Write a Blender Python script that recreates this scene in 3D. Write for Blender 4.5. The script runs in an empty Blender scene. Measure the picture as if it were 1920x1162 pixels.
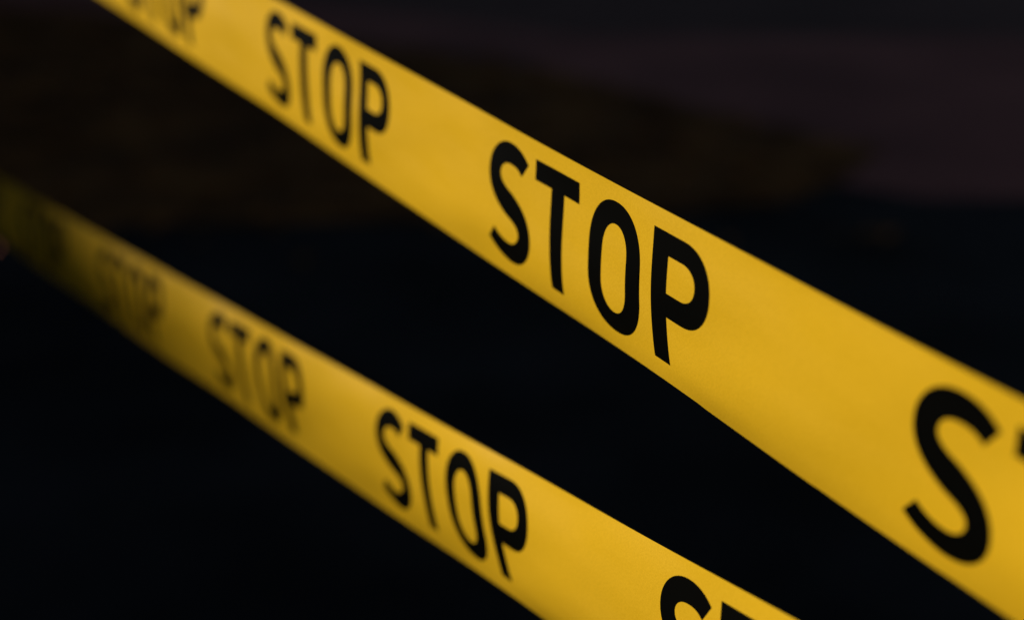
import bpy, bmesh, math, random
import numpy as np
from mathutils import Vector, geometry

random.seed(4)
rng = np.random.default_rng(4)
scene = bpy.context.scene
R = math.radians
col = scene.collection

# ------------------------------------------------------------------ camera
PITCH, CAM_H = R(20.0), 1.2
cam = bpy.data.cameras.new("camera")
cam.sensor_width = 36.0
cam.lens = 50.0
cam.clip_start = 0.02
cam.clip_end = 2000.0
cam.dof.use_dof = True
cam.dof.focus_distance = 0.558
cam.dof.aperture_fstop = 3.7
cam.dof.aperture_blades = 0
cam_ob = bpy.data.objects.new("camera", cam)
cam_ob.location = (0, 0, CAM_H)
cam_ob.rotation_euler = (R(90) - PITCH, 0, 0)
col.objects.link(cam_ob)
scene.camera = cam_ob

# ------------------------------------------------------------------ dusk sky and low sun
SUN_EL, SUN_AZ = R(20.5), R(285.0)          # azimuth clockwise from +Y: from the left
world = bpy.data.worlds.new("World")
scene.world = world
world.use_nodes = True
nt = world.node_tree
bg = nt.nodes["Background"]
sky = nt.nodes.new("ShaderNodeTexSky")
sky.sky_type = 'NISHITA'
sky.sun_disc = False
sky.sun_elevation = SUN_EL
sky.sun_rotation = SUN_AZ
nt.links.new(sky.outputs[0], bg.inputs[0])
bg.inputs[1].default_value = 0.026

sun = bpy.data.lights.new("sun", 'SUN')
sun.energy = 3.6
sun.angle = R(4.3)
sun.color = (1.0, 0.93, 0.82)
sun_ob = bpy.data.objects.new("sun", sun)
to_sun = Vector((math.sin(SUN_AZ) * math.cos(SUN_EL), math.cos(SUN_AZ) * math.cos(SUN_EL), math.sin(SUN_EL)))
sun_ob.rotation_euler = to_sun.to_track_quat('Z', 'Y').to_euler()
sun_ob.location = to_sun * 30
col.objects.link(sun_ob)

vs = scene.view_settings
vs.view_transform = 'Standard'
vs.look = 'None'
vs.exposure = 0.0
vs.gamma = 1.0


# ------------------------------------------------------------------ helpers
def mat(name, base, rough=0.6, spec=0.5):
    m = bpy.data.materials.new(name)
    m.use_nodes = True
    b = m.node_tree.nodes["Principled BSDF"]
    b.inputs["Base Color"].default_value = (*base, 1)
    b.inputs["Roughness"].default_value = rough
    b.inputs["Specular IOR Level"].default_value = spec
    return m


def noise_mix(m, c0, c1, scale, detail=6, lo=0.35, hi=0.65, bump=0.0, bump_scale=None, dist=0.01):
    t = m.node_tree
    b = t.nodes["Principled BSDF"]
    co = t.nodes.new("ShaderNodeTexCoord")
    n = t.nodes.new("ShaderNodeTexNoise")
    n.inputs["Scale"].default_value = scale
    n.inputs["Detail"].default_value = detail
    r = t.nodes.new("ShaderNodeValToRGB")
    r.color_ramp.elements[0].position = lo
    r.color_ramp.elements[1].position = hi
    r.color_ramp.elements[0].color = (*c0, 1)
    r.color_ramp.elements[1].color = (*c1, 1)
    t.links.new(co.outputs["Object"], n.inputs["Vector"])
    t.links.new(n.outputs["Fac"], r.inputs[0])
    t.links.new(r.outputs[0], b.inputs["Base Color"])
    if bump:
        n2 = t.nodes.new("ShaderNodeTexNoise")
        n2.inputs["Scale"].default_value = bump_scale or scale
        n2.inputs["Detail"].default_value = 4
        t.links.new(co.outputs["Object"], n2.inputs["Vector"])
        bp = t.nodes.new("ShaderNodeBump")
        bp.inputs["Strength"].default_value = bump
        bp.inputs["Distance"].default_value = dist
        t.links.new(n2.outputs["Fac"], bp.inputs["Height"])
        t.links.new(bp.outputs[0], b.inputs["Normal"])
    return m


def mesh_obj(name, verts, faces, m, parent=None, smooth=False):
    me = bpy.data.meshes.new(name)
    me.from_pydata([tuple(map(float, v)) for v in verts], [], [tuple(map(int, f)) for f in faces])
    me.update()
    if smooth:
        me.polygons.foreach_set("use_smooth", [True] * len(me.polygons))
    o = bpy.data.objects.new(name, me)
    me.materials.append(m)
    col.objects.link(o)
    if parent:
        o.parent = parent
    return o


# ------------------------------------------------------------------ materials
M_yellow = mat("tape_yellow", (0.84, 0.475, 0.012), 0.5, 0.13)
M_black = mat("tape_ink", (0.002, 0.002, 0.0015), 0.35, 0.1)
t = M_yellow.node_tree
pb = t.nodes["Principled BSDF"]
co = t.nodes.new("ShaderNodeTexCoord")
uvm = t.nodes.new("ShaderNodeMapping")          # UV: s along, t across, in tape widths
uvm.inputs["Scale"].default_value = (1.1, 5.0, 1.0)
t.links.new(co.outputs["UV"], uvm.inputs["Vector"])
st = t.nodes.new("ShaderNodeTexNoise")          # stretch marks along the film
st.inputs["Scale"].default_value = 1.0
st.inputs["Detail"].default_value = 5
t.links.new(uvm.outputs[0], st.inputs["Vector"])
b1 = t.nodes.new("ShaderNodeBump")
b1.inputs["Strength"].default_value = 0.15
b1.inputs["Distance"].default_value = 0.0012
t.links.new(st.outputs["Fac"], b1.inputs["Height"])
um2 = t.nodes.new("ShaderNodeMapping")
um2.inputs["Scale"].default_value = (0.8, 2.0, 1.0)
um2.inputs["Rotation"].default_value = (0, 0, 0.35)
t.links.new(co.outputs["UV"], um2.inputs["Vector"])
sw = t.nodes.new("ShaderNodeTexNoise")          # broad soft swells of the slack film
sw.inputs["Scale"].default_value = 1.0
sw.inputs["Detail"].default_value = 0.4
t.links.new(um2.outputs[0], sw.inputs["Vector"])
b0 = t.nodes.new("ShaderNodeBump")
b0.inputs["Strength"].default_value = 0.7
b0.inputs["Distance"].default_value = 0.006
t.links.new(sw.outputs["Fac"], b0.inputs["Height"])
t.links.new(b0.outputs[0], b1.inputs["Normal"])
gr = t.nodes.new("ShaderNodeTexNoise")          # fine speckle of the pigment
gr.inputs["Scale"].default_value = 1500
gr.inputs["Detail"].default_value = 2
t.links.new(co.outputs["Object"], gr.inputs["Vector"])
b2 = t.nodes.new("ShaderNodeBump")
b2.inputs["Strength"].default_value = 0.1
b2.inputs["Distance"].default_value = 0.0003
t.links.new(gr.outputs["Fac"], b2.inputs["Height"])
t.links.new(b1.outputs[0], b2.inputs["Normal"])
t.links.new(b2.outputs[0], pb.inputs["Normal"])
rm = t.nodes.new("ShaderNodeValToRGB")
rm.color_ramp.elements[0].position = 0.3
rm.color_ramp.elements[1].position = 0.7
rm.color_ramp.elements[0].color = (0.765, 0.44, 0.010, 1)
rm.color_ramp.elements[1].color = (0.875, 0.515, 0.018, 1)
t.links.new(gr.outputs["Fac"], rm.inputs[0])
t.links.new(rm.outputs[0], pb.inputs["Base Color"])
rr = t.nodes.new("ShaderNodeMapRange")
rr.inputs["From Min"].default_value = 0.3
rr.inputs["From Max"].default_value = 0.7
rr.inputs["To Min"].default_value = 0.42
rr.inputs["To Max"].default_value = 0.6
t.links.new(st.outputs["Fac"], rr.inputs["Value"])
t.links.new(rr.outputs[0], pb.inputs["Roughness"])
M_asphalt = noise_mix(mat("asphalt", (0.03, 0.03, 0.035), 0.85, 0.15), (0.007, 0.0065, 0.007), (0.036, 0.033, 0.034), 1.6, bump=0.5, bump_scale=160, dist=0.006)
M_soil = noise_mix(mat("soil", (0.06, 0.045, 0.025), 0.95, 0.1), (0.10, 0.042, 0.013), (0.31, 0.125, 0.032), 2.5, bump=0.8, bump_scale=30, dist=0.02)
M_paving = noise_mix(mat("paving", (0.2, 0.15, 0.16), 0.85, 0.2), (0.25, 0.088, 0.07), (0.40, 0.142, 0.112), 1.2, bump=0.4, bump_scale=60, dist=0.005)
M_shade_wall = noise_mix(mat("shade_wall_render", (0.3, 0.28, 0.25), 0.9, 0.2), (0.25, 0.23, 0.2), (0.34, 0.31, 0.28), 2.0, bump=0.3, bump_scale=40)

# ------------------------------------------------------------------ tape surface (unit = tape width)
TW = 0.075
Q = [np.array([0.12989, 0.51523, 8.39514, 0.55391, -0.37215, 0.05128, 0.01721, 0.11123, 0.02483, 0.20976, 0.04645, 0.01803, -0.15051, -0.02737, -0.01771, 0.17732, 0.02776, -0.02883]), np.array([-0.73382, -1.17505, 10.19869, 0.52463, -0.18029, 0.04789, 0.0066, 0.09946, 0.01538, 0.23832, -0.04433, -0.04407, -0.26801, -0.03339, -0.01878, -0.13253, 0.25554, 0.14468])]
PERIOD = 3.70728
GQ = np.array([0.0694318442, 0.3300094782, 0.6699905218, 0.9305681558])
GW = np.array([0.1739274226, 0.3260725774, 0.3260725774, 0.1739274226])
S_LO, S_HI = -13.0, 5.0


def frame(q):
    D = np.array([np.sin(q[3]) * np.cos(q[4]), np.sin(q[4]), -np.cos(q[3]) * np.cos(q[4])])
    up = np.array([0, 1, 0.0])
    W = up - D * D.dot(up)
    W /= np.linalg.norm(W)
    N = np.cross(D, W)
    if N[2] > 0:
        N = -N
    return D, W, N


def surf(q, s, t):
    """point of the hanging band at s along and t across, its profile bent about the long axis"""
    D, W, N = frame(q)
    s = np.asarray(s, float)
    t = np.asarray(t, float)
    sc = np.clip(s, S_LO, S_HI)
    ss = sc / 4
    ex = (s - sc) / 4
    th_c = []
    for j in range(3):
        th_c.append(q[9 + 3 * j] + q[10 + 3 * j] * ss + q[11 + 3 * j] * ss ** 2)
    cw = 0
    cn = 0
    for i in range(4):
        tt = t * GQ[i] * 2
        th = th_c[0] + th_c[1] * tt + th_c[2] * tt ** 2
        # slight slack ripples in the lower half of the film
        th = th + 0.03 * np.sin(1.3 * s + 0.6) * np.clip(-tt, 0, 1) + 0.008 * np.sin(2.3 * s + 1.9 * tt)
        cw = cw + np.cos(th) * GW[i] * t
        cn = cn + np.sin(th) * GW[i] * t
    def sag(a, b):
        return a * ss ** 2 + b * ss ** 3 + ex * (2 * a * ss + 3 * b * ss ** 2)
    # shallow hollows and swells of the slack film between its two taut edges
    win = np.clip(1 - (2 * t) ** 2, 0, 1) ** 0.6
    ph = 2.8 if q[0] > -0.3 else -15.0
    cn = cn + win * (0.007 * np.sin(2.3 * s + 2.6 * t + ph) + 0.005 * np.sin(3.9 * s - 4.2 * t + 1.3 + ph)
                     + 0.002 * np.sin(8.3 * s + 6.0 * t + 2.0 * np.sin(1.1 * s)) + 0.0015 * np.sin(11.0 * t + 1.7 * np.sin(1.9 * s)))
    X = q[:3] + s[:, None] * D + (cw + sag(q[5], q[6]))[:, None] * W + (cn + sag(q[7], q[8]))[:, None] * N
    X = X * TW
    c, k = math.cos(PITCH), math.sin(PITCH)
    return np.stack([X[:, 0], X[:, 2] * c + X[:, 1] * k, X[:, 1] * c - X[:, 2] * k + CAM_H], 1)


def normal(q, s, t):
    e = 1e-3
    a = surf(q, s + e, t) - surf(q, s - e, t)
    b = surf(q, s, t + e) - surf(q, s, t - e)
    n = np.cross(a, b)
    n /= np.linalg.norm(n, axis=1)[:, None]
    n[n[:, 0] > 0] *= -1          # the printed face looks to the left
    return n


# ------------------------------------------------------------------ letters, outlines in tape units
G = {'Sl': -0.5233, 'Sr': -0.0663, 'T1': 0.475, 'Ts0': 0.179, 'Ts1': 0.3081, 'O0': 0.597, 'O1': 1.1162, 'Oi0': 0.7324, 'Oi1': 0.9831, 'P0': 1.2288, 'Ps1': 1.3647, 'P1': 1.7333, 'Pi1': 1.6069, 'top': 0.3922, 'bot': -0.3581, 'barb': 0.269, 'pit': 0.2708, 'pib': 0.0674, 'pob': -0.0683}
TOP, BOT, BAR = G["top"], G["bot"], G["barb"] - 0.003


def bez(p0, p1, p2, p3, n):
    u = np.linspace(0, 1, n)[:, None]
    return (1 - u) ** 3 * p0 + 3 * u * (1 - u) ** 2 * p1 + 3 * u * u * (1 - u) * p2 + u ** 3 * p3


def letter_S():
    K = [((-0.140, 0.276), (-0.76, 0.65)), ((-0.318, 0.338), (-1, 0)), ((-0.500, 0.190), (0, -1)),
         ((-0.325, 0.012), (0.93, -0.36)), ((-0.148, -0.160), (0, -1)), ((-0.335, -0.320), (-1, 0)),
         ((-0.555, -0.239), (-0.72, 0.69))]
    L = [(0.06, 0.08), (0.11, 0.085), (0.105, 0.075), (0.075, 0.105), (0.09, 0.10), (0.085, 0.06)]
    W = [0.122, 0.136, 0.139, 0.172, 0.141, 0.136, 0.122]
    pts, ws = [], []
    for i in range(6):
        a, da = map(np.array, K[i])
        b, db = map(np.array, K[i + 1])
        da = da / np.linalg.norm(da)
        db = db / np.linalg.norm(db)
        seg = bez(a, a + da * L[i][0], b - db * L[i][1], b, 13)
        w = np.linspace(W[i], W[i + 1], 13)
        if i:
            seg, w = seg[1:], w[1:]
        pts.append(seg)
        ws.append(w)
    pts = np.concatenate(pts)
    ws = np.concatenate(ws)
    tg = np.gradient(pts, axis=0)
    tg /= np.linalg.norm(tg, axis=1)[:, None]
    nn = np.stack([-tg[:, 1], tg[:, 0]], 1)
    out = np.concatenate([pts + nn * ws[:, None] / 2, (pts - nn * ws[:, None] / 2)[::-1]])
    out[:, 0] = G["Sl"] + (out[:, 0] + 0.560) * (G["Sr"] - G["Sl"]) / 0.4735
    out[:, 1] = BOT + (out[:, 1] + 0.374) * (TOP - BOT) / 0.765
    return [out]


def letter_T():
    return [np.array([(0, TOP), (0, BAR), (G["Ts0"] - 0.003, BAR), (G["Ts0"] - 0.003, BOT), (G["Ts1"] + 0.003, BOT), (G["Ts1"] + 0.003, BAR), (G["T1"], BAR), (G["T1"], TOP)])]


def oval(x0, x1, y0, y1, ey, p=2.15, n=18):
    cx, rx = (x0 + x1) / 2, (x1 - x0) / 2
    out = []
    for k in range(4):
        for i in range(n):
            a = (k + i / n) * math.pi / 2
            c, s_ = math.cos(a), math.sin(a)
            x = cx + rx * math.copysign(abs(c) ** (2 / p), c)
            y = (y1 - ey if s_ >= 0 else y0 + ey) + ey * math.copysign(abs(s_) ** (2 / p), s_)
            out.append((x, y))
            if i == 0 and k in (0, 2):
                pass
    return np.array(out)


def letter_O():
    return [oval(G["O0"], G["O1"], BOT - 0.012, TOP + 0.011, 0.30), oval(G["Oi0"] + 0.004, G["Oi1"] - 0.004, BOT + 0.116, TOP - 0.117, 0.165)]


def letter_P():
    x0, x1 = G["P0"] - 0.002, G["Ps1"] + 0.004
    def arc(cx, rx, y0, y1, n=22):
        a = np.linspace(math.pi / 2, -math.pi / 2, n)
        p = 2.15
        return [(cx + rx * abs(math.cos(v)) ** (2 / p), (y0 + y1) / 2 + (y1 - y0) / 2 * math.copysign(abs(math.sin(v)) ** (2 / p), math.sin(v))) for v in a]
    outer = [(x0, TOP)] + [(x0, BOT), (x1, BOT), (x1, G["pob"])] + arc(G["P1"] - 0.232, 0.232, G["pob"], TOP)[::-1]
    inner = [(x1, G["pit"])] + arc(G["Pi1"] - 0.118, 0.118, G["pib"], G["pit"]) + [(x1, G["pib"])]
    return [np.array(outer), np.array(inner)]


def subdiv(loop, step=0.03):
    out = []
    for i in range(len(loop)):
        a, b = loop[i], loop[(i + 1) % len(loop)]
        m = max(1, int(np.linalg.norm(b - a) / step))
        for k in range(m):
            out.append(a + (b - a) * k / m)
    return np.array(out)


def triangulate(loops):
    """flat letter -> triangles fine enough to follow the bent film"""
    vs_, es = [], []
    for L in loops:
        L = subdiv(L)
        i0 = len(vs_)
        vs_ += [Vector((float(x), float(y))) for x, y in L]
        es += [(i0 + i, i0 + (i + 1) % len(L)) for i in range(len(L))]
    a = np.array([tuple(v) for v in vs_])
    lo, hi = a.min(0), a.max(0)
    for x in np.arange(lo[0] + 0.017, hi[0], 0.04):
        for y in np.arange(lo[1] + 0.017, hi[1], 0.04):
            vs_.append(Vector((float(x), float(y))))
    co_, _, fs, *_ = geometry.delaunay_2d_cdt(vs_, es, [], 0, 1e-6)
    P = np.array([tuple(v) for v in co_])
    keep = []
    def inside(p, L):
        x, y = p
        c = False
        j = len(L) - 1
        for i in range(len(L)):
            if (L[i][1] > y) != (L[j][1] > y) and x < (L[j][0] - L[i][0]) * (y - L[i][1]) / (L[j][1] - L[i][1]) + L[i][0]:
                c = not c
            j = i
        return c
    for f in fs:
        m = P[list(f)].mean(0)
        if sum(inside(m, L) for L in loops) % 2:
            keep.append(tuple(f))
    used = sorted({i for f in keep for i in f})
    mp = {k: i for i, k in enumerate(used)}
    return P[used], [tuple(mp[i] for i in f) for f in keep]


GLYPHS = [(c, triangulate(f())) for c, f in (("S", letter_S), ("T", letter_T), ("O", letter_O), ("P", letter_P))]


def nick(s):
    """tiny uneven cut of the lower edge of the upper tape"""
    return np.where((s > 1.62) & (s < 2.55), 0.006, 0.0) + np.where((s > 2.55) & (s < 3.4), 0.002, 0.0)


def barrier_tape(q, s0, s1, label, words, nicked):
    ns = int((s1 - s0) / 0.07)
    nv = 30
    sg = np.linspace(s0, s1, ns + 1)
    tg = np.linspace(-0.5, 0.5, nv + 1)
    S, T = np.meshgrid(sg, tg, indexing='ij')
    if nicked:
        T[:, 0] -= nick(sg)
    S, T = S.ravel(), T.ravel()
    P = surf(q, S, T)
    Nn = normal(q, S, T)
    th = 0.00012
    cnt = len(P)
    V = np.concatenate([P, P - Nn * th])
    F = []
    w = nv + 1
    for i in range(ns):
        for j in range(nv):
            a = i * w + j
            F.append((a, a + w, a + w + 1, a + 1))
            F.append((cnt + a, cnt + a + 1, cnt + a + w + 1, cnt + a + w))
    # cut edges, with vertices of their own so that the film keeps its own shading
    rim = [i * w for i in range(ns + 1)] + [ns * w + j for j in range(1, nv + 1)] + [i * w + nv for i in range(ns - 1, -1, -1)] + [j for j in range(nv - 1, 0, -1)]
    b0 = len(V)
    V = np.concatenate([V, P[rim], (P - Nn * th)[rim]])
    m = len(rim)
    for i in range(m):
        k = (i + 1) % m
        F.append((b0 + i, b0 + k, b0 + m + k, b0 + m + i))
    o = mesh_obj("barrier_tape", V, F, M_yellow, smooth=True)
    st_all = np.concatenate([np.stack([S, T], 1)] * 2 + [np.stack([S[rim], T[rim]], 1)] * 2)
    uv = o.data.uv_layers.new(name="film")
    li = np.empty(len(o.data.loops), dtype=np.int32)
    o.data.loops.foreach_get("vertex_index", li)
    uv.data.foreach_set("uv", st_all[li].astype(np.float32).ravel())
    for p in o.data.polygons[2 * ns * nv:]:
        p.use_smooth = False
    o["label"] = label
    o["category"] = "tape"
    o["group"] = "yellow barrier tapes stretched side by side"
    for k in words:
        for ch, (UV, FF) in GLYPHS:
            s = UV[:, 0] + k * PERIOD
            if s.min() < s0 + 0.2 or s.max() > s1 - 0.2:
                continue
            X = surf(q, s, UV[:, 1])
            n_ = normal(q, s, UV[:, 1])
            l = mesh_obj("letter", X + n_ * 0.00007, FF, M_black, parent=o, smooth=True)
            l["label"] = "black printed letter " + ch
    return o


barrier_tape(Q[0], -34, 9.5, "upper yellow tape with the sharp black word STOP at the middle of the picture", range(-9, 3), True)
barrier_tape(Q[1], -34, 9.5, "lower yellow tape fading into dark blur at its far left end", range(-9, 3), False)

# ------------------------------------------------------------------ ground


def sheet(name, pts, z, m):
    o = mesh_obj(name, [(x, y, z) for x, y in pts], [tuple(range(len(pts)))], m)
    o["kind"] = "structure"
    return o


sheet("road", [(-300, -300), (300, -300), (300, 300), (-300, 300)], 0.0, M_asphalt)
verge = [(-8, 3.9), (-1.5, 3.98), (0.4, 4.1), (0.85, 4.25), (1.1, 4.55), (1.32, 4.95), (1.0, 5.3), (0.72, 5.7), (0.1, 6.6), (-1.2, 7.6), (-2.4, 8.3), (-8, 10)]
sheet("verge", verge, 0.006, M_soil)
sheet("path", [(2.3, 4.3), (12, 4.9), (12, 7.1), (0.3, 7.5), (-2.6, 9.8), (-8, 12.5), (-8, 9.9), (-2.4, 8.2), (-1.2, 7.5), (0.1, 6.5), (0.72, 5.6), (1.0, 5.2), (1.26, 4.93), (1.04, 4.5), (1.3, 4.3)], 0.003, M_paving)


M_far = noise_mix(mat("old_pavement", (0.06, 0.05, 0.048), 0.85, 0.2), (0.11, 0.054, 0.042), (0.18, 0.088, 0.068), 0.8, bump=0.4, bump_scale=60, dist=0.005)
sheet("pavement", [(12, 7.1), (40, 7.1), (40, 60), (-60, 60), (-60, 12.5), (-8, 12.5), (-2.6, 9.8), (0.3, 7.5)], 0.004, M_far)


def in_poly(x, y, L):
    c = False
    j = len(L) - 1
    for i in range(len(L)):
        if (L[i][1] > y) != (L[j][1] > y) and x < (L[j][0] - L[i][0]) * (y - L[i][1]) / (L[j][1] - L[i][1]) + L[i][0]:
            c = not c
        j = i
    return c


# fallen leaves on the verge
V, F = [], []
while len(F) < 5200:
    x, y = rng.uniform(-4, 1.8), rng.uniform(3.55, 9)
    if not in_poly(x, y, verge) and not (3.55 < y < 4.4 and x < 1.2 and rng.random() < 0.55 * math.exp(-abs(4.0 - y) / 0.15)):
        continue
    L = rng.uniform(0.025, 0.06)
    a = rng.uniform(0, 6.283)
    ca, sa = math.cos(a), math.sin(a)
    tilt = rng.uniform(-0.3, 0.3)
    i = len(V)
    for u, v, z in ((-1, 0, 0.0), (-0.2, 0.45, 0.25), (1, 0, 0.05), (-0.2, -0.45, 0.25), (0, 0, -0.05)):
        V.append((x + L * (u * ca - v * sa), y + L * (u * sa + v * ca), 0.012 + L * abs(z) + L * 0.3 * abs(tilt) * (u + 1)))
    for f in ((0, 4, 1), (1, 4, 2), (2, 4, 3), (3, 4, 0)):
        F.append(tuple(i + k for k in f))
M_leaf = noise_mix(mat("dry_leaf", (0.2, 0.1, 0.03), 0.8, 0.2), (0.09, 0.04, 0.010), (0.5, 0.19, 0.038), 4.0)
lf = mesh_obj("leaf_litter", V, F, M_leaf)
lf["kind"] = "stuff"
lf["label"] = "dry brown fallen leaves scattered over the dark verge"

# ------------------------------------------------------------------ small marker light on the road at the left edge
M_case = mat("marker_case", (0.02, 0.02, 0.02), 0.5)
M_lens = mat("marker_lens", (0.3, 0.05, 0.04), 0.3)
M_lens.node_tree.nodes["Principled BSDF"].inputs["Emission Color"].default_value = (1.0, 0.36, 0.2, 1)
M_lens.node_tree.nodes["Principled BSDF"].inputs["Emission Strength"].default_value = 0.6


def lathe(name, prof, m, parent, n=20):
    V_, F_ = [], []
    for r, z in prof:
        for k in range(n):
            a = 2 * math.pi * k / n
            V_.append((r * math.cos(a), r * math.sin(a), z))
    for i in range(len(prof) - 1):
        for k in range(n):
            F_.append((i * n + k, i * n + (k + 1) % n, (i + 1) * n + (k + 1) % n, (i + 1) * n + k))
    F_.append(tuple(range((len(prof) - 1) * n, len(prof) * n)))
    F_.append(tuple(range(n))[::-1])
    return mesh_obj(name, V_, F_, m, parent, smooth=True)


ml = bpy.data.objects.new("marker_light", None)
ml.empty_display_size = 0.02
ml.location = (-1.44, 3.775, 0.0)
col.objects.link(ml)
ml["label"] = "tiny dim reddish light on the dark road at the left edge below the lower tape"
ml["category"] = "light"
lathe("housing", [(0.012, 0.0), (0.012, 0.006), (0.0095, 0.009)], M_case, ml)
lathe("lens", [(0.0065, 0.0093), (0.006, 0.012), (0.0042, 0.0142), (0.0015, 0.0152)], M_lens, ml)

# ------------------------------------------------------------------ log post that both tapes run to, beyond the left edge
M_log = noise_mix(mat("log_wood", (0.12, 0.08, 0.05), 0.9, 0.2), (0.08, 0.055, 0.035), (0.17, 0.115, 0.07), 9.0, bump=0.6, bump_scale=50, dist=0.006)
lp = bpy.data.objects.new("log_post", None)
lp.empty_display_size = 0.1
lp.location = (-1.33, 2.90, 0.0)
col.objects.link(lp)
lp["label"] = "round timber log post that the far ends of both tapes run to"
lp["category"] = "post"
lathe("log", [(0.094, -0.05), (0.096, 0.1), (0.091, 0.6), (0.089, 1.2), (0.087, 1.33), (0.08, 1.35)], M_log, lp, 28)
lathe("steel_band", [(0.0925, 1.25), (0.0925, 1.285)], M_case, lp, 28)

# ------------------------------------------------------------------ unseen wall, added to shade the ground and the lower tape's far end


def box_bm(bm, x0, x1, y0, y1, z0, z1, bev=0.01):
    r = bmesh.ops.create_cube(bm, size=1.0)
    for v in r['verts']:
        v.co = ((x0 + x1) / 2 + v.co.x * (x1 - x0), (y0 + y1) / 2 + v.co.y * (y1 - y0), (z0 + z1) / 2 + v.co.z * (z1 - z0))


def part(name, boxes, m, parent=None):
    bm = bmesh.new()
    for b in boxes:
        box_bm(bm, *b)
    bmesh.ops.bevel(bm, geom=bm.edges[:], offset=0.012, segments=2, affect='EDGES')
    me = bpy.data.meshes.new(name)
    bm.to_mesh(me)
    bm.free()
    me.materials.append(m)
    o = bpy.data.objects.new(name, me)
    col.objects.link(o)
    if parent:
        o.parent = parent
    return o


SHADE_WALL_X, SHADE_WALL_TOP = -3.6, 2.142
wl = part("shade_wall", [(SHADE_WALL_X - 0.25, SHADE_WALL_X, -6, 3.0, 0, SHADE_WALL_TOP - 0.06), (SHADE_WALL_X - 0.4, SHADE_WALL_X, 3.002, 30, 0, 4.4)], M_shade_wall)  # taller far section added to keep the sun off the visible ground
wl["label"] = "unseen wall with a taller far section, added out of frame on the left to cast shade"
wl["category"] = "shade blocker"
part("shade_wall_cap", [(SHADE_WALL_X - 0.29, SHADE_WALL_X + 0.04, -6.02, 2.998, SHADE_WALL_TOP - 0.058, SHADE_WALL_TOP)], M_shade_wall, wl)  # top edge of the added blocker, set to dim the lower tape leftwards
